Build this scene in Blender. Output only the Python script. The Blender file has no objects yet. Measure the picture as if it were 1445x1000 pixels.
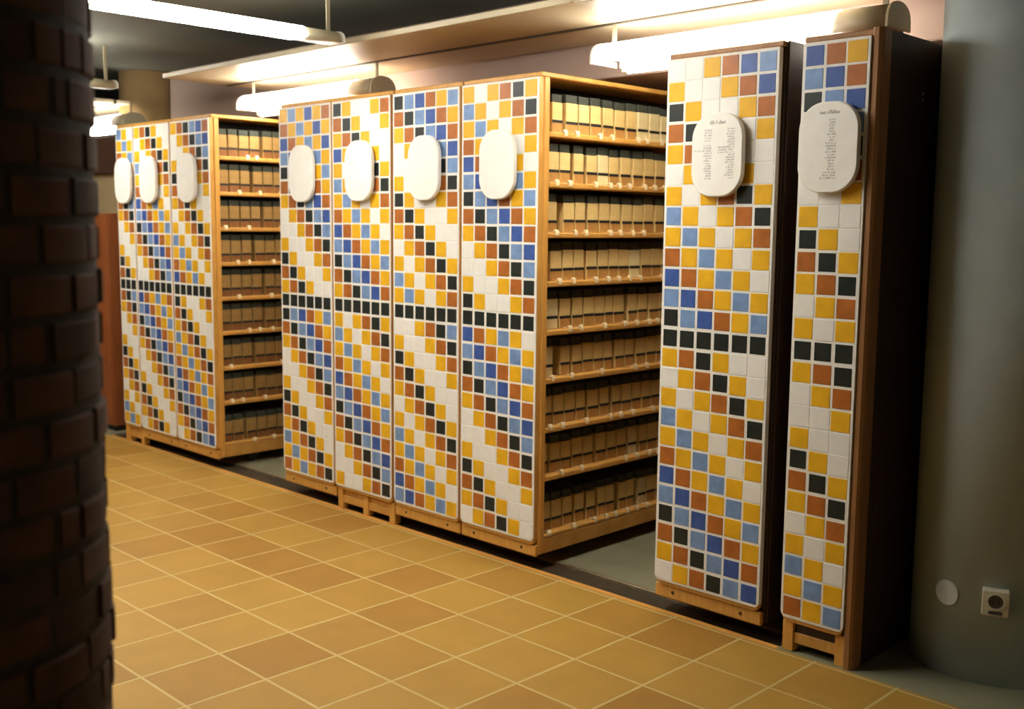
import bpy, math, random
from mathutils import Matrix, Vector
random.seed(7)
S = 0.078                       # one wall-tile pitch in metres; the scene is laid out in tile pitches
FZ = -1.75                      # floor level in tile pitches (0 = bottom edge of the mosaics)
XO = 44.0
C = bpy.context.scene.collection
def W(x, y, z): return Vector(((x + XO) * S, y * S, (z - FZ) * S))

# ------------------------------------------------------------------ materials
def lin(c):
    o = []
    for v in c:
        v /= 255.0
        o.append(v / 12.92 if v <= 0.04045 else ((v + 0.055) / 1.055) ** 2.4)
    return (*o, 1.0)
def nodes(name):
    m = bpy.data.materials.new(name); m.use_nodes = True
    nt = m.node_tree
    return m, nt, nt.nodes['Principled BSDF']
def mat(name, rgb, rough=0.6, var=0.12, scale=40.0, bump=0.0, spec=0.4, metal=0.0, stretch=None, rgb2=None, detail=4):
    m, nt, b = nodes(name)
    tc = nt.nodes.new('ShaderNodeTexCoord')
    n = nt.nodes.new('ShaderNodeTexNoise'); n.inputs['Scale'].default_value = scale; n.inputs['Detail'].default_value = detail
    if stretch:
        mp = nt.nodes.new('ShaderNodeMapping'); mp.inputs['Scale'].default_value = stretch
        nt.links.new(tc.outputs['Object'], mp.inputs['Vector']); nt.links.new(mp.outputs['Vector'], n.inputs['Vector'])
    else:
        nt.links.new(tc.outputs['Object'], n.inputs['Vector'])
    r = nt.nodes.new('ShaderNodeValToRGB')
    a = lin(rgb); c2 = lin(rgb2) if rgb2 else tuple(min(1, v * (1 + var)) for v in a[:3]) + (1,)
    c1 = a if rgb2 else tuple(v * (1 - var) for v in a[:3]) + (1,)
    r.color_ramp.elements[0].color = c1; r.color_ramp.elements[1].color = c2
    r.color_ramp.elements[0].position = 0.3; r.color_ramp.elements[1].position = 0.7
    nt.links.new(n.outputs['Fac'], r.inputs['Fac']); nt.links.new(r.outputs['Color'], b.inputs['Base Color'])
    b.inputs['Roughness'].default_value = rough; b.inputs['Specular IOR Level'].default_value = spec
    b.inputs['Metallic'].default_value = metal
    if bump:
        bp = nt.nodes.new('ShaderNodeBump'); bp.inputs['Strength'].default_value = bump; bp.inputs['Distance'].default_value = 0.004
        nt.links.new(n.outputs['Fac'], bp.inputs['Height']); nt.links.new(bp.outputs['Normal'], b.inputs['Normal'])
    return m
def emit(name, rgb, strength):
    m, nt, b = nodes(name)
    b.inputs['Base Color'].default_value = (0.85, 0.84, 0.8, 1); b.inputs['Roughness'].default_value = 0.5
    b.inputs['Emission Color'].default_value = (*rgb, 1); b.inputs['Emission Strength'].default_value = strength
    return m

M = {}
M['grout'] = mat('grout', (232, 229, 222), 0.8, 0.06, 60)
M['Y'] = mat('tile_yellow', (224, 172, 34), 0.38, 0.09, 18, spec=0.22)
M['B'] = mat('tile_russet', (170, 100, 42), 0.38, 0.14, 22, spec=0.22)
M['K'] = mat('tile_black', (38, 42, 38), 0.38, 0.2, 22, spec=0.22)
M['D'] = mat('tile_deep_blue', (62, 88, 154), 0.38, 0.18, 22, spec=0.22)
M['L'] = mat('tile_light_blue', (118, 147, 190), 0.38, 0.16, 22, spec=0.22)
M['W'] = mat('tile_white', (233, 231, 225), 0.4, 0.03, 30, spec=0.22)
M['wood'] = mat('pine_wood', (190, 136, 60), 0.5, 0.16, 9, stretch=(9, 1.2, 1.2), rgb2=(210, 158, 78))
M['woodv'] = mat('pine_wood_upright', (198, 142, 62), 0.5, 0.16, 9, stretch=(9, 9, 0.9), rgb2=(216, 160, 78))
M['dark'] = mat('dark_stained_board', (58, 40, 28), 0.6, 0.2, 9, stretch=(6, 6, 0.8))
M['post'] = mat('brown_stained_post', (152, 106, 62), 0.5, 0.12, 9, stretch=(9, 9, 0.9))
M['inner'] = mat('shade_black_inner_board', (34, 29, 24), 0.7, 0.15, 12)  # blackened so the gaps behind the boxes carry their shade in the colour
M['plate'] = mat('white_plastic', (236, 233, 225), 0.45, 0.03, 20)
M['ink'] = mat('grey_ink', (196, 194, 188), 0.7, 0.1, 80)
M['box'] = mat('tan_cardboard', (208, 176, 108), 0.7, 0.14, 30, rgb2=(222, 192, 126))
M['box2'] = mat('pale_cardboard', (214, 194, 138), 0.7, 0.1, 30, rgb2=(226, 208, 156))
M['box_dim'] = mat('dimmed_tan_cardboard', (150, 116, 62), 0.7, 0.14, 30, rgb2=(168, 134, 76))  # tan cardboard darkened: the left aisle's dim light put into the colour
M['boxlow_dim'] = mat('dimmed_brown_label', (128, 84, 42), 0.7, 0.14, 30)  # lower label darkened the same way for the dim left aisle
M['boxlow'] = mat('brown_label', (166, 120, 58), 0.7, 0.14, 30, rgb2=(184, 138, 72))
M['upper_block'] = mat('dark_grey_green', (62, 66, 56), 0.7, 0.12, 20)
M['stripe'] = mat('black_tape', (34, 32, 28), 0.6, 0.15, 40)
M['tab'] = mat('cream_ribbon', (232, 212, 170), 0.6, 0.08, 60)
M['lino'] = mat('grey_green_linoleum', (118, 116, 92), 0.55, 0.1, 7, rgb2=(132, 128, 102), bump=0.02)
M['steel'] = mat('dark_steel_channel', (72, 62, 48), 0.5, 0.2, 30, metal=0.3)
M['rail'] = mat('worn_rail', (140, 124, 96), 0.4, 0.15, 30, metal=0.5)
M['ochre'] = mat('ochre_edge', (200, 140, 62), 0.5, 0.12, 12)
M['soffit'] = mat('cream_painted_soffit', (188, 172, 140), 0.42, 0.05, 4, spec=0.5)
M['ceil'] = mat('dark_grey_ceiling', (96, 96, 82), 0.85, 0.12, 3)
M['wallback'] = mat('mauve_plaster', (168, 146, 132), 0.8, 0.06, 4)
M['wallbeige'] = mat('beige_wall', (170, 150, 112), 0.8, 0.06, 4)
M['walldark'] = mat('dim_plaster', (150, 146, 132), 0.9, 0.08, 4)
M['disc'] = mat('white_painted_cover', (206, 210, 202), 0.7, 0.03, 20)
M['plaster'] = mat('grey_plaster', (176, 188, 188), 0.8, 0.06, 6, bump=0.15)
M['brownplaster'] = mat('brown_plaster', (168, 136, 90), 0.8, 0.08, 5, bump=0.1)
M['cup'] = mat('reddish_wood', (150, 84, 40), 0.55, 0.14, 6, stretch=(6, 6, 0.8), rgb2=(134, 72, 34))
M['darkbrown'] = mat('dark_brown_board', (74, 48, 36), 0.6, 0.12, 6)
M['brick'] = mat('rough_brick', (82, 58, 44), 0.9, 0.2, 14, bump=0.5, rgb2=(106, 76, 58), detail=8)
M['brick2'] = mat('dark_brick', (68, 52, 40), 0.9, 0.2, 14, bump=0.5, rgb2=(84, 64, 50), detail=8)
M['mortar'] = mat('mortar', (70, 62, 50), 0.95, 0.15, 40, bump=0.5)
M['socket'] = mat('cream_plastic', (206, 198, 176), 0.5, 0.04, 20)
M['sockdark'] = mat('socket_recess', (70, 66, 58), 0.6, 0.1, 20)
M['metal'] = mat('cream_painted_steel', (166, 154, 126), 0.45, 0.04, 20)
M['chrome'] = mat('bolt_steel', (90, 70, 48), 0.4, 0.1, 30, metal=0.6)
LAMPC = (1.0, 0.98, 0.93)
M['shade'] = emit('opal_shade', LAMPC, 11.0)
M['tube'] = emit('lit_tube', (1.0, 0.95, 0.86), 26.0)
M['shadeA'] = emit('opal_shade_bright', LAMPC, 34.0)

# terracotta floor: square tiles with pale joints
def floor_mat():
    m, nt, b = nodes('terracotta_floor_tiles')
    N, L = nt.nodes, nt.links
    tc = N.new('ShaderNodeTexCoord'); sp = N.new('ShaderNodeSeparateXYZ'); L.new(tc.outputs['Object'], sp.inputs[0])
    PX, PY = 3.93 * S, 3.79 * S
    OX, OY = W(-28.0, 0, 0).x, -0.22 * S
    def mth(op, a, c=None):
        n = N.new('ShaderNodeMath'); n.operation = op
        for i, v in enumerate((a, c)):
            if v is None: continue
            if isinstance(v, (int, float)): n.inputs[i].default_value = v
            else: L.new(v, n.inputs[i])
        return n.outputs[0]
    u = mth('DIVIDE', mth('SUBTRACT', sp.outputs['X'], OX), PX)
    v = mth('DIVIDE', mth('SUBTRACT', sp.outputs['Y'], OY), PY)
    cell = N.new('ShaderNodeCombineXYZ'); L.new(mth('FLOOR', u), cell.inputs[0]); L.new(mth('FLOOR', v), cell.inputs[1])
    wn = N.new('ShaderNodeTexWhiteNoise'); L.new(cell.outputs[0], wn.inputs['Vector'])
    def edge(t):
        f = mth('FRACT', t); return mth('MINIMUM', f, mth('SUBTRACT', 1.0, f))
    nz0 = N.new('ShaderNodeTexNoise'); nz0.inputs['Scale'].default_value = 25; L.new(tc.outputs['Object'], nz0.inputs['Vector'])
    d = mth('MINIMUM', edge(u), edge(v))
    d = mth('ADD', d, mth('MULTIPLY', mth('SUBTRACT', nz0.outputs['Fac'], 0.5), 0.008))
    g = N.new('ShaderNodeMapRange'); g.inputs['From Min'].default_value = 0.013; g.inputs['From Max'].default_value = 0.022
    L.new(d, g.inputs['Value'])
    ramp = N.new('ShaderNodeValToRGB'); e = ramp.color_ramp.elements
    e[0].color = lin((156, 113, 46)); e[1].color = lin((169, 130, 56)); e[1].position = 0.75
    x = ramp.color_ramp.elements.new(0.3); x.color = lin((165, 125, 53))
    L.new(wn.outputs['Value'], ramp.inputs['Fac'])
    nz = N.new('ShaderNodeTexNoise'); nz.inputs['Scale'].default_value = 5.5; nz.inputs['Detail'].default_value = 5
    L.new(tc.outputs['Object'], nz.inputs['Vector'])
    mul = N.new('ShaderNodeMix'); mul.data_type = 'RGBA'; mul.blend_type = 'MULTIPLY'; mul.inputs['Factor'].default_value = 1
    mr = N.new('ShaderNodeMapRange'); mr.inputs['To Min'].default_value = 0.85; mr.inputs['To Max'].default_value = 1.12
    L.new(nz.outputs['Fac'], mr.inputs['Value'])
    cc = N.new('ShaderNodeCombineColor'); [L.new(mr.outputs[0], cc.inputs[i]) for i in range(3)]
    L.new(ramp.outputs['Color'], mul.inputs['A']); L.new(cc.outputs[0], mul.inputs['B'])
    mx = N.new('ShaderNodeMix'); mx.data_type = 'RGBA'; L.new(g.outputs[0], mx.inputs['Factor'])
    mx.inputs['A'].default_value = lin((188, 162, 106)); L.new(mul.outputs['Result'], mx.inputs['B'])
    L.new(mx.outputs['Result'], b.inputs['Base Color'])
    b.inputs['Roughness'].default_value = 0.5; b.inputs['Specular IOR Level'].default_value = 0.3
    bp = N.new('ShaderNodeBump'); bp.inputs['Distance'].default_value = 0.002; bp.inputs['Strength'].default_value = 0.5
    L.new(g.outputs[0], bp.inputs['Height']); L.new(bp.outputs['Normal'], b.inputs['Normal'])
    return m
M['floor'] = floor_mat()

# ------------------------------------------------------------------ mesh builder (coordinates in tile pitches)
class MB:
    def __init__(s): s.v = []; s.f = []; s.m = []; s.sm = []
    def face(s, idx, mi=0, smooth=False): s.f.append(tuple(idx)); s.m.append(mi); s.sm.append(smooth)
    def box(s, x0, y0, z0, x1, y1, z1, b=0.0, mi=0):
        o = len(s.v)
        if b <= 0:
            s.v += [(x, y, z) for x in (x0, x1) for y in (y0, y1) for z in (z0, z1)]
            for q in ((0, 1, 3, 2), (4, 6, 7, 5), (0, 4, 5, 1), (2, 3, 7, 6), (0, 2, 6, 4), (1, 5, 7, 3)):
                s.face([o + i for i in q], mi)
            return
        lo, hi = (x0, y0, z0), (x1, y1, z1); ix = {}
        for sx in (0, 1):
            for sy in (0, 1):
                for sz in (0, 1):
                    sg = (sx, sy, sz)
                    for a in range(3):
                        p = [hi[i] - b if sg[i] else lo[i] + b for i in range(3)]
                        p[a] = hi[a] if sg[a] else lo[a]
                        ix[(sg, a)] = len(s.v); s.v.append(tuple(p))
        cen = [(lo[i] + hi[i]) / 2 for i in range(3)]
        def add(ids):
            P = [Vector(s.v[i]) for i in ids]
            n = (P[1] - P[0]).cross(P[2] - P[0]); mid = sum(P, Vector()) / len(P)
            if n.dot(mid - Vector(cen)) < 0: ids = ids[::-1]
            s.face(ids, mi)
        for a in range(3):
            b1, c1 = [i for i in range(3) if i != a]
            for k in (0, 1):
                ids = []
                for (p, q) in ((0, 0), (1, 0), (1, 1), (0, 1)):
                    sg = [0, 0, 0]; sg[a] = k; sg[b1] = p; sg[c1] = q; ids.append(ix[(tuple(sg), a)])
                add(ids)
            for p in (0, 1):
                for q in (0, 1):
                    s0 = [0, 0, 0]; s0[b1] = p; s0[c1] = q; s1 = list(s0); s1[a] = 1
                    add([ix[(tuple(s0), b1)], ix[(tuple(s1), b1)], ix[(tuple(s1), c1)], ix[(tuple(s0), c1)]])
        for sx in (0, 1):
            for sy in (0, 1):
                for sz in (0, 1): add([ix[((sx, sy, sz), a)] for a in range(3)])
    def prism(s, poly, d0, d1, axis='y', mi=0, bev=0.0, smooth=False):
        """extrude a 2-D outline; axis y: outline is (x,z); axis x: (y,z); axis z: (x,y)"""
        def P(a, b_, d): return {'y': (a, d, b_), 'x': (d, a, b_), 'z': (a, b_, d)}[axis]
        n = len(poly); o = len(s.v)
        cx = sum(p[0] for p in poly) / n; cz = sum(p[1] for p in poly) / n
        def shrink(k):
            return [(cx + (a - cx) * (1 - k / max(1e-6, math.hypot(a - cx, b_ - cz))), cz + (b_ - cz) * (1 - k / max(1e-6, math.hypot(a - cx, b_ - cz)))) for a, b_ in poly]
        rings = [(poly, d0), (poly, d1)] if not bev else [(shrink(bev), d0), (poly, d0 + bev), (poly, d1 - bev), (shrink(bev), d1)]
        for r, d in rings: s.v += [P(a, b_, d) for a, b_ in r]
        for k in range(len(rings) - 1):
            for i in range(n):
                j = (i + 1) % n
                s.face([o + k * n + i, o + k * n + j, o + (k + 1) * n + j, o + (k + 1) * n + i], mi, smooth)
        s.face([o + i for i in range(n)], mi); s.face([o + (len(rings) - 1) * n + i for i in range(n)][::-1], mi)
    def cyl(s, c, r, d0, d1, axis='z', n=24, mi=0, bev=0.0, smooth=True):
        s.prism([(c[0] + r * math.cos(2 * math.pi * i / n), c[1] + r * math.sin(2 * math.pi * i / n)) for i in range(n)], d0, d1, axis, mi, bev, smooth)
    def mesh(s, name, mats):
        me = bpy.data.meshes.new(name)
        me.from_pydata([(x * S, y * S, z * S) for x, y, z in s.v], [], s.f)
        for m in mats: me.materials.append(m)
        me.polygons.foreach_set('material_index', s.m); me.polygons.foreach_set('use_smooth', s.sm)
        import bmesh
        bm = bmesh.new(); bm.from_mesh(me); bmesh.ops.recalc_face_normals(bm, faces=bm.faces); bm.to_mesh(me); bm.free()
        me.update(); return me
def link(name, me, parent=None, loc=None):
    o = bpy.data.objects.new(name, me); C.objects.link(o)
    if parent: o.parent = parent
    if loc is not None: o.location = loc
    return o
def thing(name, label, cat, loc, group=None, rot=0.0):
    o = bpy.data.objects.new(name, None); C.objects.link(o); o.empty_display_size = 0.05
    o.location = loc; o.rotation_euler.z = rot
    o['label'] = label; o['category'] = cat
    if group: o['group'] = group
    return o
def struct(name, mb, mats):
    o = link(name, mb.mesh(name, mats)); o['kind'] = 'structure'; o.location = W(0, 0, 0); return o
def rounded(x0, z0, x1, z1, rb, rt, n=8):
    p = []
    for (cx, cz, r, a0) in ((x1 - rb, z0 + rb, rb, -90), (x1 - rt, z1 - rt, rt, 0), (x0 + rt, z1 - rt, rt, 90), (x0 + rb, z0 + rb, rb, 180)):
        for i in range(n + 1):
            a = math.radians(a0 + 90 * i / n); p.append((cx + r * math.cos(a), cz + r * math.sin(a)))
    return p

# ------------------------------------------------------------------ setting
mb = MB(); mb.box(-150, -80, FZ - 0.4, 25, 0.02, FZ); struct('floor', mb, [M['floor']])
mb = MB()
mb.box(-150, 2.35, FZ - 0.4, -13.6, 26, FZ); mb.box(-13.6, 0.02, FZ - 0.4, 25, 26, FZ); mb.box(-150, 0.02, FZ - 0.4, -84, 2.35, FZ)
struct('floor.001', mb, [M['lino']])
mb = MB(); mb.box(-84, 0.02, FZ - 0.4, -13.6, 0.42, FZ, 0.04); struct('trim_1', mb, [M['ochre']])
mb = MB(); mb.box(-84, 0.42, FZ - 0.4, -13.6, 2.1, FZ - 0.14); struct('trim_2', mb, [M['steel']])
mb = MB(); mb.box(-84, 2.1, FZ - 0.4, -13.6, 2.35, FZ + 0.03, 0.02); struct('trim_3', mb, [M['rail']])
mb = MB(); mb.box(-150, -80, 32.5, 25, 26.3, 33); struct('ceiling', mb, [M['ceil']])
# cream board hung low over the shelving, two boards meeting at a dark lighting rail
mb = MB(); mb.box(-68.6, -1.7, 29.2, 8, 3.86, 29.55, 0.03); mb.box(-68.6, 4.14, 29.2, 8, 26, 29.55, 0.03)
mb.box(-150, -1.7, 29.2, -89.0, 3.86, 29.55, 0.03); mb.box(-150, 4.14, 29.2, -89.0, 26, 29.55, 0.03)
struct('trim_4', mb, [M['soffit']])
mb = MB(); mb.box(-68.6, 3.86, 29.12, 8, 4.14, 29.5, 0.02); mb.box(-150, 3.86, 29.12, -89.0, 4.14, 29.5, 0.02); struct('trim_5', mb, [M['steel']])
mb = MB(); mb.box(-87.0, 8.6, 27.05, 12, 26, 32.5, 0.08); struct('trim_7', mb, [M['wallback']])
mb = MB(); mb.box(-150, 26, FZ - 0.4, 25, 26.5, 33); struct('wall_back', mb, [M['wallback']])
mb = MB(); mb.box(-150.5, -80, FZ - 0.4, -150, 26.5, 33); struct('wall_left', mb, [M['walldark']])
mb = MB(); mb.box(25, -80, FZ - 0.4, 25.5, 26.5, 33); struct('wall_right', mb, [M['walldark']])
mb = MB(); mb.box(-150, -80.5, FZ - 0.4, 25, -80, 33); struct('wall_front', mb, [M['walldark']])

# ------------------------------------------------------------------ round columns
def plain_column(name, label, cx, cy, r, m):
    mb = MB(); mb.cyl((0, 0), r, 0, 34.25, 'z', 72)
    o = link(name, mb.mesh(name, [m]), None, W(cx, cy, FZ)); o['label'] = label; o['category'] = 'column'
    return o
plain_column('plaster_column', 'round grey plaster column with wall socket, right of the shelving', -6.08, 6.45, 3.6, M['plaster'])
plain_column('plaster_column', 'round brown column rising behind the far left tiled units', -90.3, 8.2, 2.9, M['brownplaster'])
# big brick column in the left foreground
BX, BY, BR = BRICKPOS = (-10.457, -37.421, 3.6)
mb = MB(); mb.cyl((0, 0), BR - 0.06, 0, 34.25, 'z', 64, mi=2)
CH = 0.86
for k in range(40):
    z0 = k * CH + 0.06; z1 = min(z0 + CH - 0.19, 34.2)
    nb = 15; off = (k % 2) * 0.5 + random.uniform(-.08, .08)
    for i in range(nb):
        frac = [0.5, 0.75, 0.42][(i + k) % 3] if (i * 7 + k * 3) % 5 == 0 else None
        a0 = 2 * math.pi * (i + off) / nb + 0.022; a1 = 2 * math.pi * (i + 1 + off) / nb - 0.022
        segs = [(a0, a1)]
        if frac: am = a0 + (a1 - a0) * frac; segs = [(a0, am - 0.02), (am + 0.02, a1)]
        for (b0, b1) in segs:
            ro = BR + random.uniform(-0.05, 0.06); jz = random.uniform(-.04, .02); n = 5
            poly = [(ro * math.cos(b0 + (b1 - b0) * t / n), ro * math.sin(b0 + (b1 - b0) * t / n)) for t in range(n + 1)]
            poly += [((BR - 0.5) * math.cos(b1 - (b1 - b0) * t / n), (BR - 0.5) * math.sin(b1 - (b1 - b0) * t / n)) for t in range(n + 1)]
            mb.prism(poly, z0 + jz, z1 + jz, 'z', random.choice((0, 0, 1)), 0.05)
o = link('brick_column', mb.mesh('brick_column', [M['brick'], M['brick2'], M['mortar']]), None, W(BX, BY, FZ))
o['label'] = 'dark round brick column filling the left foreground'; o['category'] = 'column'

# socket and blank cover on the grey column
def on_column(px_ang, z):
    a = math.radians(px_ang); return W(-6.08 + 3.6 * math.cos(a), 6.45 + 3.6 * math.sin(a), z), a + math.pi / 2
loc, rz = on_column(-102.5, 2.0)
t = thing('cover_plate', 'round blank white cover plate on the grey column, left of the socket', 'cover plate', loc, rot=rz)
mb = MB(); mb.cyl((0, 0), 0.56, -0.07, 0.25, 'y', 32, bev=0.02); link('disc', mb.mesh('disc', [M['disc']]), t)
mb = MB(); mb.cyl((0, 0), 0.07, -0.09, 0, 'y', 12); link('screw', mb.mesh('screw', [M['socket']]), t)
loc, rz = on_column(-69.6, 2.09)
t = thing('wall_socket', 'cream surface mounted power socket low on the grey column', 'power socket', loc, rot=rz)
mb = MB(); mb.prism(rounded(-0.55, -0.58, 0.55, 0.58, 0.1, 0.1), -0.42, 0.3, 'y', bev=0.06); link('housing', mb.mesh('housing', [M['socket']]), t)
mb = MB()
n = 28
for i in range(n):
    a0, a1 = 2 * math.pi * i / n, 2 * math.pi * (i + 1) / n
    mb.prism([(0.30 * math.cos(a0), 0.1 + 0.30 * math.sin(a0)), (0.38 * math.cos(a0), 0.1 + 0.38 * math.sin(a0)), (0.38 * math.cos(a1), 0.1 + 0.38 * math.sin(a1)), (0.30 * math.cos(a1), 0.1 + 0.30 * math.sin(a1))], -0.47, -0.4, 'y')
link('socket_ring', mb.mesh('socket_ring', [M['socket']]), t)
mb = MB(); mb.cyl((0, 0.1), 0.30, -0.435, -0.4, 'y', 28)
o2 = link('socket_face', mb.mesh('socket_face', [M['sockdark']]), t)
mb = MB(); mb.cyl((-0.13, 0.1), 0.05, -0.45, -0.43, 'y', 10); mb.cyl((0.13, 0.1), 0.05, -0.45, -0.43, 'y', 10); link('pin_holes', mb.mesh('pin_holes', [M['stripe']]), o2)
mb = MB(); mb.box(-0.28, -0.46, -0.46, 0.28, -0.4, -0.33, 0.03); link('switch', mb.mesh('switch', [M['sockdark']]), t)

# ------------------------------------------------------------------ far left: cupboard, partition
mb = MB(); mb.box(-130, 3.0, FZ, -84.6, 3.5, 22.5); o = struct('wall_partition', mb, [M['wallbeige']])
mb = MB(); mb.box(-130, 2.4, 22.5, -84.6, 3.9, 25.9, 0.04); o = struct('trim_6', mb, [M['darkbrown']])
t = thing('cupboard', 'tall reddish brown wooden cupboard at the far left behind the brick column', 'cupboard', W(-91.5, 2.0, FZ))
mb = MB(); mb.box(-6.0, -0.9, 0.5, 6.3, 0.95, 20.5, 0.04); link('body', mb.mesh('body', [M['cup']]), t)
mb = MB(); mb.box(-5.8, -0.7, 0, 6.1, 0.9, 0.5); link('shadow_plinth', mb.mesh('shadow_plinth', [M['stripe']]), t)  # black strip puts the shadow along the cupboard foot into the colour
for k, (a, b_) in enumerate(((-5.9, 0.1), (0.2, 6.2))):
    mb = MB(); mb.box(a, -1.05, 0.6, b_, -0.9, 20.4, 0.04); d = link('door', mb.mesh('door', [M['cup']]), t)
    hx = b_ - 0.5 if k == 0 else a + 0.4
    mb = MB(); mb.box(hx, -1.25, 9.6, hx + 0.12, -1.05, 10.8, 0.03); link('handle', mb.mesh('handle', [M['chrome']]), d)

# ------------------------------------------------------------------ mosaics: one colour string per diagonal (row minus column)
UP = {1: (-2, 'WYLYBDLKBYWWYKB'), 2: (-5, 'WWYKBYWYLYBDLKBYWW'), 3: (-5, 'BDLKBYWWYKBYWYLYBD'),
      4: (-5, 'BYDYLYBDLKBYWWYKBY'), 5: (-5, 'BYWWYKBYWYLYBDLKBY'), 6: (-5, 'LYBDLKBYWWYKBYWYLY'),
      7: (-5, 'YKBYWYLYBDLKBYWWYK'), 8: (-5, 'LDBYWWYKBYWYLYBDLK'), 9: (-2, 'YBDLKBYWWYKBYWY')}
LO = {1: (-2, 'LKBYWWYKBYWYLY'), 2: (-5, 'BYLYBDLKBYWWYKBYW'), 3: (-5, 'BYWWYKBYLYBDLKBYW'),
      4: (-5, 'LYBDLKBYWWYKBYLYB'), 5: (-5, 'YKBYWYLYBDLKBYWWY'), 6: (-5, 'LKBYWWYKBYWYLYBDL'),
      7: (-5, 'WYLYBDLKBYWWYKBYW'), 8: (-5, 'WWYKBYWYLYBDLKBYW'), 9: (-2, 'KBYWWYKBYWYLYB')}
LO[8] = (-5, 'WWYKBYWYLYBDLKBYW')
SPOT = {(5, 3, 0): 'D'}
PX = {1: -80.66, 2: -77.29, 3: -70.868, 4: -54.882, 5: -48.49, 6: -42.024, 7: -35.589, 8: -20.712, 9: -13.349}
NC = {1: 3, 9: 3}
A = 1.0056
DEPTH = 24.5
KEYS = 'YBKDLW'
TM = [M['grout']] + [M[k] for k in KEYS]
def mosaic(k):
    nc = NC.get(k, 6); w = nc * A; mb = MB()
    mb.prism(rounded(-0.07, -0.07, w + 0.07, 26.07, 0.3, 0.04), 0.016, 0.3, 'y', 0)
    for r in range(26):
        for c in range(nc):
            if r < 13: d0, q = UP[k]; ch = q[min(len(q) - 1, r - c - d0)]
            elif r == 13: ch = 'K'
            else: d0, q = LO[k]; ch = q[min(len(q) - 1, r - 14 - c - d0)]
            ch = SPOT.get((k, r, c), ch)
            zt = 26 - r; j = lambda: random.uniform(-.012, .012)
            gx, gz = {'Y': (.04, .042), 'W': (.02, .02), 'B': (.055, .06), 'K': (.085, .085), 'D': (.07, .07), 'L': (.065, .065)}[ch]
            dx, dz = j(), j()
            mb.box(c * A + gx + dx, random.uniform(-.003, .003), zt - 1 + gz + dz, (c + 1) * A - gx + dx, 0.2, zt - gz + dz, 0.016, 1 + KEYS.index(ch))
    return mb.mesh('tile_panel', TM)
SHELF = [23.18, 20.39, 17.59, 14.84, 12.07, 9.31, 6.46, 3.64, 0.21]
_mesh = {}
def cached(key, fn):
    if key not in _mesh: _mesh[key] = fn()
    return _mesh[key]
def carcass_parts(nc, base, closed_left=False, dark=False):
    w = nc * A; xl, xr = -0.14, w + 0.17
    def m_end():
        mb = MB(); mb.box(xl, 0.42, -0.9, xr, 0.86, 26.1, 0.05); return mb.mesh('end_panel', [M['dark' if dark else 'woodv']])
    def m_back():
        mb = MB(); mb.box(xl, DEPTH - 0.4, -0.9, xr, DEPTH, 26.1, 0.04); return mb.mesh('back_panel', [M['woodv']])
    def m_top():
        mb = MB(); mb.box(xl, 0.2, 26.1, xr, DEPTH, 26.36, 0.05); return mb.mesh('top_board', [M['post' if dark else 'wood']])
    def m_part():
        mb = MB(); xc = w / 2 if nc == 6 else (xl + 0.2 if closed_left else xr - 0.2)
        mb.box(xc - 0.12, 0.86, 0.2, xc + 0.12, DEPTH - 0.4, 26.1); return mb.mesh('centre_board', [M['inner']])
    def m_bot():
        mb = MB(); mb.box(xl, 0.86, -0.9, xr, DEPTH - 0.4, 0.0, 0.04); mb.box(xl, 0.86, 0.02, xr, DEPTH - 0.4, 0.21, 0.04); return mb.mesh('bottom_board', [M['wood']])
    def m_lip():
        mb = MB(); g = 0.03 if dark else 0.09; mb.prism(rounded(-g, -0.3, w + g, 26.1, 0.34, 0.03), 0.07, 0.42, 'y', 0, 0.05); return mb.mesh('panel_backing', [M['wood']])
    return [('end_panel', m_end), ('back_panel', m_back), ('top_board', m_top), ('centre_board', m_part), ('bottom_board', m_bot), ('panel_backing', m_lip)], w, xl, xr
ULAB = {
 1: ('narrow tiled end unit three tiles wide at the far left of the row', 'wide'),
 2: ('second tiled shelving unit from the left, oval plate, joined to the left end unit', ''),
 3: ('tiled shelving unit of the left block whose side shelves of boxes face the aisle', ''),
 4: ('leftmost tiled shelving unit of the centre block, with shaded oval plate', ''),
 5: ('tiled unit of the centre block with open slatted wooden feet', ''),
 6: ('tiled unit in the centre block whose top left tiles are black and blue', ''),
 7: ('rightmost tiled unit of the centre block, its box shelves facing the right aisle', ''),
 8: ('wide tiled shelving unit standing alone, oval plate with two columns of writing', ''),
 9: ('narrow tiled end unit with dark side panel beside the grey column', '')}
PLZ = {8: 21.37, 9: 21.47, 7: 21.4, 6: 21.4, 5: 21.41, 4: 21.4, 3: 21.5, 2: 21.5, 1: 21.5}
PDX = {9: 0.02, 8: 0.18, 7: 0.25, 6: 0.3, 5: 0.27, 4: 0.13, 3: 0.1, 2: 0.05, 1: 0.3}
def plate_mesh():
    mb = MB(); mb.prism(rounded(-1.42, -1.95, 1.42, 1.95, 1.18, 1.18, 14), 0, 0.3, 'y', 0, 0.05); return mb.mesh('sign_plate', [M['plate']])
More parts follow.
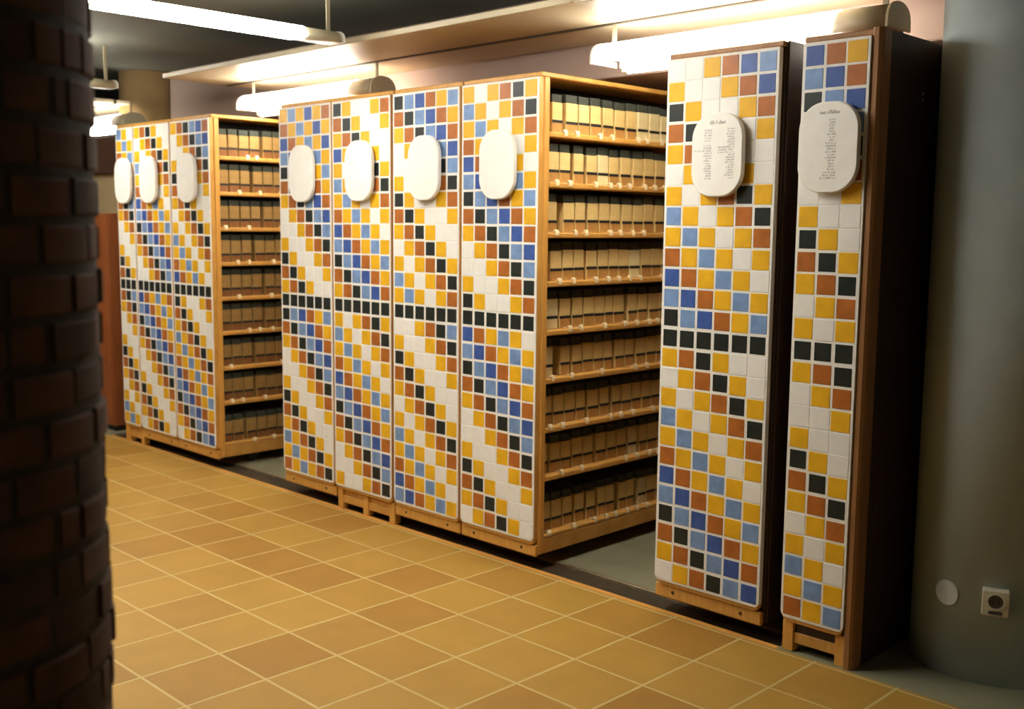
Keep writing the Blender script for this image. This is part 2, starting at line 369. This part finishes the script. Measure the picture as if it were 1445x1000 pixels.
def ink_mesh(cols, seed):
    rnd = random.Random(seed); mb = MB()
    def word_line(x0, x1, z, h, right=False):
        x = x0
        while x < x1:
            l = rnd.uniform(0.03, 0.07)
            hh = h * rnd.choice((0.6, 0.6, 0.8, 1.0))
            mb.box(x, -0.012, z, min(x + l, x1), 0.02, z + hh); x += l + rnd.choice((0.02, 0.02, 0.03, 0.08))
    word_line(-0.42, 0.5, 1.42, 0.17)
    if cols == 2:
        for i in range(20):
            z = 1.12 - i * 0.118
            e = rnd.uniform(0.25, 0.42) if i != 8 else 0.95
            if i not in (5,): word_line(-0.32 - e, -0.28, z, 0.075)
            e = rnd.uniform(0.3, 0.5) if i not in (7, 8, 9) else 0.9
            word_line(0.98 - e, 0.98, z + 0.02, 0.075)
    else:
        for i in range(21):
            z = 1.15 - i * 0.125
            e = rnd.uniform(0.25, 0.5) + (0.3 if i > 17 else 0)
            word_line(0.28 - e * 0.75, 0.28 + e * 0.25, z, 0.08)
    return mb.mesh('lettering', [M['ink']])
def wheel_mesh():
    mb = MB(); mb.cyl((0, 0), 0.46, -0.18, 0.18, 'x', 20, bev=0.03); return mb.mesh('wheel', [M['steel']])
OPEN = {5: 3, 9: 2, 1: 2}
for k in range(1, 10):
    nc = NC.get(k, 6)
    root = thing('shelving_unit', ULAB[k][0], 'shelving unit', W(PX[k], 0, FZ), 'mosaic fronted shelving units')
    up = Vector((0, 0, -FZ * S))
    parts, w, xl, xr = carcass_parts(nc, None, closed_left=(k == 1), dark=(k in (8, 9)))
    for nm, fn in parts:
        link(nm, cached((nm, nc, k in (1,), k in (8, 9)), fn), root, up)
    pm = link('tile_panel', mosaic(k), root, up)
    # shelves
    def m_sh(z):
        mb = MB(); mb.box(xl + 0.02, 0.86, z - 0.3, xr - 0.02, DEPTH - 0.4, z, 0.05); return mb.mesh('shelf', [M['wood']])
    for z in SHELF[:-1]:
        link('shelf', cached(('shelf', nc, z), lambda: m_sh(z)), root, up)
    # dark sheet standing in for shade on the lone unit; closed dark end-unit sides
    if k == 8:
        mb = MB(); mb.box(xr, 0.5, -0.9, xr + 0.12, DEPTH, 26.38, 0.03); link('side_panel', mb.mesh('side_panel', [M['dark']]), root, up)['label'] = 'dark panel added for the unlit shelf side'
    if k in (1, 9):
        mb = MB()
        if k == 1: mb.box(xl - 0.1, 0.5, -1.75, xl, DEPTH, 26.3, 0.03)
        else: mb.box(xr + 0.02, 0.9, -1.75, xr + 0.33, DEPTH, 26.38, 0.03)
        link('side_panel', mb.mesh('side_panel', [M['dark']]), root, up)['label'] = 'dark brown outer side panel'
        mb = MB()
        if k == 1: mb.prism(rounded(xl - 0.12, -1.75, xl + 0.02, 26.4, 0.03, 0.03), 0.2, 0.6, 'y', 0)
        else: mb.prism([(xr + x, y) for x, y in ((-0.08, 0.14), (0.0, 0.09), (0.2, 0.1), (0.32, 0.2), (0.37, 0.36), (0.37, 0.95), (-0.08, 0.95))], -1.75, 26.4, 'z', 0)
        link('corner_post', mb.mesh('corner_post', [M['woodv' if k == 1 else 'post']]), root, up)
        if k == 9:
            mb = MB()
            for dz in (23.75, 24.02): mb.cyl((4.3, dz), 0.07, xr + 0.3, xr + 0.36, 'x', 12)
            link('screw_heads', mb.mesh('screw_heads', [M['metal']]), root, up)
    # base
    if k in OPEN:
        n = OPEN[k]
        for i in range(n):
            x = xl + 0.1 + (w - 0.35) * i / (n - 1) if n > 1 else 0
            mb = MB(); mb.prism(rounded(x, -1.75, x + 0.55, -0.28, 0.06, 0.06), 0.22, 0.75, 'y', 0, 0.04); link('leg', mb.mesh('leg', [M['woodv']]), root, up)
            mb = MB(); mb.box(x, DEPTH - 0.9, -1.75, x + 0.55, DEPTH - 0.4, -0.9, 0.04); link('leg', mb.mesh('leg', [M['woodv']]), root, up)
        mb = MB(); mb.box(xl + 0.3, 0.3, -1.32, w - 0.05, 0.6, -0.8, 0.04); link('foot_rail', mb.mesh('foot_rail', [M['wood']]), root, up)
    else:
        mb = MB(); mb.box(xl + 0.02, 0.16, -0.98, w + 0.12, 0.44, -0.3, 0.05); bb = link('base_board', mb.mesh('base_board', [M['wood']]), root, up)
        for bx in (1.0, w - 1.0):
            mb = MB(); mb.cyl((bx, -0.62), 0.09, 0.11, 0.2, 'y', 12, bev=0.02); link('bolt', mb.mesh('bolt', [M['chrome']]), bb)
        for wx in (1.0, w - 1.0):
            for wy in (4.0, DEPTH - 4.0):
                link('wheel', cached('wheel', wheel_mesh), root, Vector((wx * S, wy * S, 0.46 * S)))
    # oval plate
    zc = PLZ[k]
    pl = link('sign_plate', cached('plate', plate_mesh), root, up + Vector(((w / 2 + PDX[k]) * S, -0.44 * S, zc * S)))
    pl['label'] = 'white oval sign plate standing off the tiles'
    for dz in (-1.1, 1.1):
        mb = MB(); mb.cyl((0, 0), 0.2, 0.3, 0.46, 'y', 14); link('spacer', mb.mesh('spacer', [M['metal']]), pl, Vector((0, 0, dz * S)))
    if k == 8: link('lettering', ink_mesh(2, 3), pl)
    if k == 9: link('lettering', ink_mesh(1, 5), pl)

# ------------------------------------------------------------------ archive boxes on the two open sides
def interp(tab, x):
    for (x0, y0), (x1, y1) in zip(tab, tab[1:]):
        if x <= x1: return y0 + (y1 - y0) * (x - x0) / (x1 - x0)
    (x0, y0), (x1, y1) = tab[-2:]
    return y0 + (y1 - y0) * (x - x0) / (x1 - x0)
CAM = dict(f=1512.7669, C=(11.71706, -43.46756, 17.96675), yaw=-44.714898, pitch=-6.844739, roll=0.580537)
def basis():
    y, p, r = (math.radians(CAM[k]) for k in ('yaw', 'pitch', 'roll'))
    f = Vector((math.sin(y) * math.cos(p), math.cos(y) * math.cos(p), math.sin(p)))
    rt = Vector((math.cos(y), -math.sin(y), 0)); u = rt.cross(f)
    return math.cos(r) * rt + math.sin(r) * u, math.cos(r) * u - math.sin(r) * rt, f
RT, UPV, FW = basis()
ROWS7 = [
 (7.605, [(150,265),(295,425),(430,545),(555,665),(685,795),(810,915),(935,1035),(1050,1160),(1170,1280),(1290,1390)]),
 (7.605, [(105,235),(240,355),(385,495),(520,635),(640,755),(760,860),(880,985),(1010,1115),(1130,1235),(1245,1340)]),
 (7.605, [(100,220),(285,405),(410,520),(540,655),(665,775),(785,885),(905,1010),(1025,1125),(1135,1235),(1255,1350)]),
 (7.605, [(150,280),(285,400),(400,515),(535,650),(660,770),(775,880),(880,990),(995,1105),(1120,1230),(1230,1330)]),
 (7.605, [(115,245),(260,380),(395,510),(515,630),(630,740),(745,830),(835,950),(990,1090),(1095,1195),(1215,1320)]),
 (7.605, [(75,200),(275,380),(400,510),(515,625),(630,735),(740,835),(860,960),(965,1065),(1085,1190),(1195,1300)]),
 (6.2526, [(65,160),(170,265),(270,365),(370,455),(475,570),(580,665),(690,770),(775,860),(865,945),(955,1035)]),
 (6.2526, [(50,130),(145,240),(240,335),(345,435),(440,530),(555,645),(655,735),(740,825),(840,920),(940,1010)]),
 (6.2526, [(60,160),(165,260),(270,355),(375,460),(480,560),(580,650),(650,730),(770,835),(835,905),(940,1010)])]
ORD = ['first', 'second', 'third', 'fourth', 'fifth', 'sixth', 'seventh', 'eighth', 'ninth', 'tenth', 'eleventh', 'twelfth', 'thirteenth']
def depth_at(px, xface):               # where a column of the shelf side seen in the photograph meets that face (layout measurement)
    d = RT * ((px - 722.5) / CAM['f']) + FW
    t = (xface - CAM['C'][0]) / d.x
    return CAM['C'][1] + t * d.y
def box_thing(xface, y0, y1, zs, label, group, pale, stripe, tab, brown=False):  # brown selects the materials darkened for the left aisle's shade
    y1 -= 0.06
    w = y1 - y0; h = 1.74 + random.uniform(-.04, .04)
    t = thing('archive_box', label, 'archive box', W(xface, (y0 + y1) / 2, zs), group)
    mb = MB(); mb.box(-2.4, -w / 2, 0.0, 0, w / 2, h, 0.035); link('body', mb.mesh('body', [M['box2' if pale else 'box_dim' if brown else 'box']]), t)
    mb = MB(); mb.box(-2.38, -w / 2 + 0.02, h, -0.06, w / 2 - 0.02, h + 0.46, 0.03); link('upper_block', mb.mesh('upper_block', [M['upper_block']]), t)['label'] = 'dark grey upper part of the box'  # darker grey-green block above the body, slightly set back
    mb = MB(); mb.box(-0.01, -w / 2 - 0.004, stripe, 0.012, w / 2 + 0.004, stripe + 0.16); link('stripe', mb.mesh('stripe', [M['stripe']]), t)
    if not pale:
        mb = MB(); mb.box(-0.01, -w / 2 + 0.03, 0.05, 0.008, w / 2 - 0.03, stripe); link('lower_label', mb.mesh('lower_label', [M['boxlow_dim' if brown else 'boxlow']]), t)
    if tab:
        yo = random.uniform(-.2, .2); tw = random.uniform(0.14, 0.2); a = 0.12
        mb = MB(); mb.prism([(0.0, 0.02), (0.36, 0.02), (0.36, 0.06), (0.0, 0.06)], yo - 0.04, yo + 0.04, 'y', 0)
        mb.prism([(0.30, 0.03), (0.42, 0.19), (0.52, 0.16), (0.57, 0.0), (0.56, -0.16), (0.53, -0.16), (0.53, -0.01), (0.46, 0.1), (0.36, 0.03)], yo - tw, yo + tw * 0.6, 'y', 0)
        link('pull_tab', mb.mesh('pull_tab', [M['tab']]), t)
BF7 = PX[7] + 6 * A + 0.17 - 0.55
PALE = {(0, 7), (0, 8), (0, 9), (1, 4), (4, 0), (5, 0), (3, 7), (7, 8), (8, 9)}
for r, (sc, row) in enumerate(ROWS7):
    prev = 0.9
    for i, (a, b_) in enumerate(row):
        y0 = max(prev + 0.01, depth_at(755 + a / sc, BF7)); y1 = max(y0 + 0.7, depth_at(755 + b_ / sc, BF7)); prev = y1
        box_thing(BF7, y0, y1, SHELF[r], '%s box back from the tiled front, %s shelf from top, centre block' % (ORD[i], ORD[r]),
                  'boxes on the open side of the centre block', (r, i) in PALE, 0.58 + random.uniform(-.03, .03), random.random() < 0.72)
    i = len(row)
    while prev < 12.2:
        y0 = prev + 0.02; y1 = y0 + random.uniform(0.92, 1.0); prev = y1
        box_thing(BF7, y0, y1, SHELF[r], '%s box back from the tiled front, %s shelf from top, centre block' % (ORD[i], ORD[r]),
                  'boxes on the open side of the centre block', False, 0.58 + random.uniform(-.03, .03), random.random() < 0.6)
        i += 1
BF3 = PX[3] + 6 * A + 0.17 - 0.55
for r in range(9):
    y = 1.0 + random.uniform(0, .1)
    gap = random.choice((1, 2, 2, 3))
    for i in range(7):
        y1 = y + random.uniform(0.88, 0.96)
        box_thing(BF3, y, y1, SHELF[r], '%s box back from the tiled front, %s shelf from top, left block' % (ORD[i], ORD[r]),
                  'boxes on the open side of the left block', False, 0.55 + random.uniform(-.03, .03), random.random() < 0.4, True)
        y = y1 + 0.05 + (0.22 if i == gap else 0)

# ------------------------------------------------------------------ fluorescent fittings
FL = 17.6
def arch(w, h, n=14):
    return [(w * math.cos(math.pi * i / n), h * (math.sin(math.pi * i / n) ** 0.6)) for i in range(n + 1)]
def fitting(label, loc, rot=0.0, hang=1.3, bright='shade', group='fluorescent fittings', w=1.1, h=1.2):
    """long opal arched shade with a bare tube below it; runs along local +x from 0 to FL"""
    t = thing('fluorescent_lamp', label, 'lamp', loc, group, rot)
    mb = MB(); out = arch(w, h); inn = [(a * 0.93, b_ * 0.93) for a, b_ in out][::-1]
    mb.prism(out + inn, 0.45, 14.6, 'x', 0, smooth=True); link('shade', mb.mesh('shade', [M[bright]]), t)
    mb = MB(); mb.prism(arch(w * 0.97, h * 0.97), 14.62, FL - 0.5, 'x', 0, smooth=True); link('ballast_housing', mb.mesh('ballast_housing', [M['metal']]), t)
    for x in (0.0, FL - 0.35):
        mb = MB(); mb.prism(arch(w * 1.04, h * 1.03), x, x + 0.16, 'x', 0, 0.03); link('end_cap', mb.mesh('end_cap', [M['plate' if x == 0 or h < 1 else 'metal']]), t)
    mb = MB(); mb.box(0.1, -0.2, 0.15, FL - 0.3, 0.2, 0.5, 0.03); link('spine', mb.mesh('spine', [M['metal']]), t)
    mb = MB(); mb.cyl((0, -0.36 if h > 1 else 0.12), 0.2, 1.85, 14.9, 'x', 16, bev=0.05); link('tube', mb.mesh('tube', [M['tube']]), t)
    for x in (1.5, 14.9):
        mb = MB(); mb.box(x, -0.14, -0.5 if h > 1 else 0.02, x + 0.35, 0.14, 0.3, 0.04); link('lamp_holder', mb.mesh('lamp_holder', [M['metal']]), t)
    for x in (0.85, FL - 0.9):
        mb = MB(); mb.box(x - 0.14, -0.04, h - 0.2, x + 0.14, 0.04, h + hang, 0.01); link('hanger', mb.mesh('hanger', [M['metal']]), t)
    return t
ZL = 26.92
fitting('lit fluorescent lamp above the right aisle, beside the tall unit standing alone', W(-28.35, 4.0, ZL), hang=1.05)
fitting('lit fluorescent lamp above the left aisle, over the centre block', W(-65.45, 4.0, ZL), hang=1.05)
fitting('far lit fluorescent lamp glimpsed beside the brick column above the cupboard', W(-102.5, 4.0, ZL), hang=1.05)
CE = dict(rot=math.pi / 2, hang=2.75, bright='shadeA', w=0.8, h=0.72)
fitting('lit ceiling lamp crossing the top left corner toward the shelving', W(-44.0, -20.2, 29.0), **CE)
fitting('far ceiling lamp seen end on right of the brick column top', W(-76.8, -19.2, 29.0), **CE)
fitting('added fill lamp over the tiled floor, in front of the unit standing alone', W(-24.0, -19.4, 29.0), **CE)  # unseen lamp added to brighten the right-hand tiled fronts
fitting('added fill lamp over tiled floor, behind the brick column, in line with the corner lamp', W(-44.0, -42.0, 29.0), **CE)  # unseen lamp added to light the shelving fronts more head-on
fitting('added fill lamp over the tiled floor, furthest left and furthest from the shelving', W(-78.6, -42.0, 29.0), **CE)  # second unseen lamp of that row, added for overall brightness

# ------------------------------------------------------------------ world, camera, view
w = bpy.data.worlds.new('World'); bpy.context.scene.world = w; w.use_nodes = True
bg = w.node_tree.nodes['Background']; bg.inputs['Color'].default_value = (0.9, 0.95, 1, 1); bg.inputs['Strength'].default_value = 0.02
cam = bpy.data.cameras.new('camera'); co = bpy.data.objects.new('camera', cam); C.objects.link(co)
m = Matrix((RT, UPV, -FW)).transposed().to_4x4(); m.translation = W(*CAM['C']); co.matrix_world = m
cam.sensor_fit = 'HORIZONTAL'; cam.sensor_width = 36.0; cam.lens = CAM['f'] / 1445 * 36.0
cam.clip_start = 0.05; cam.clip_end = 60
cam.dof.use_dof = True; cam.dof.focus_distance = 3.7; cam.dof.aperture_fstop = 3.0
sc = bpy.context.scene; sc.camera = co
vs = sc.view_settings; vs.view_transform = 'Standard'; vs.look = 'None'; vs.exposure = 0.62; vs.gamma = 1.0; vs.use_curve_mapping = False
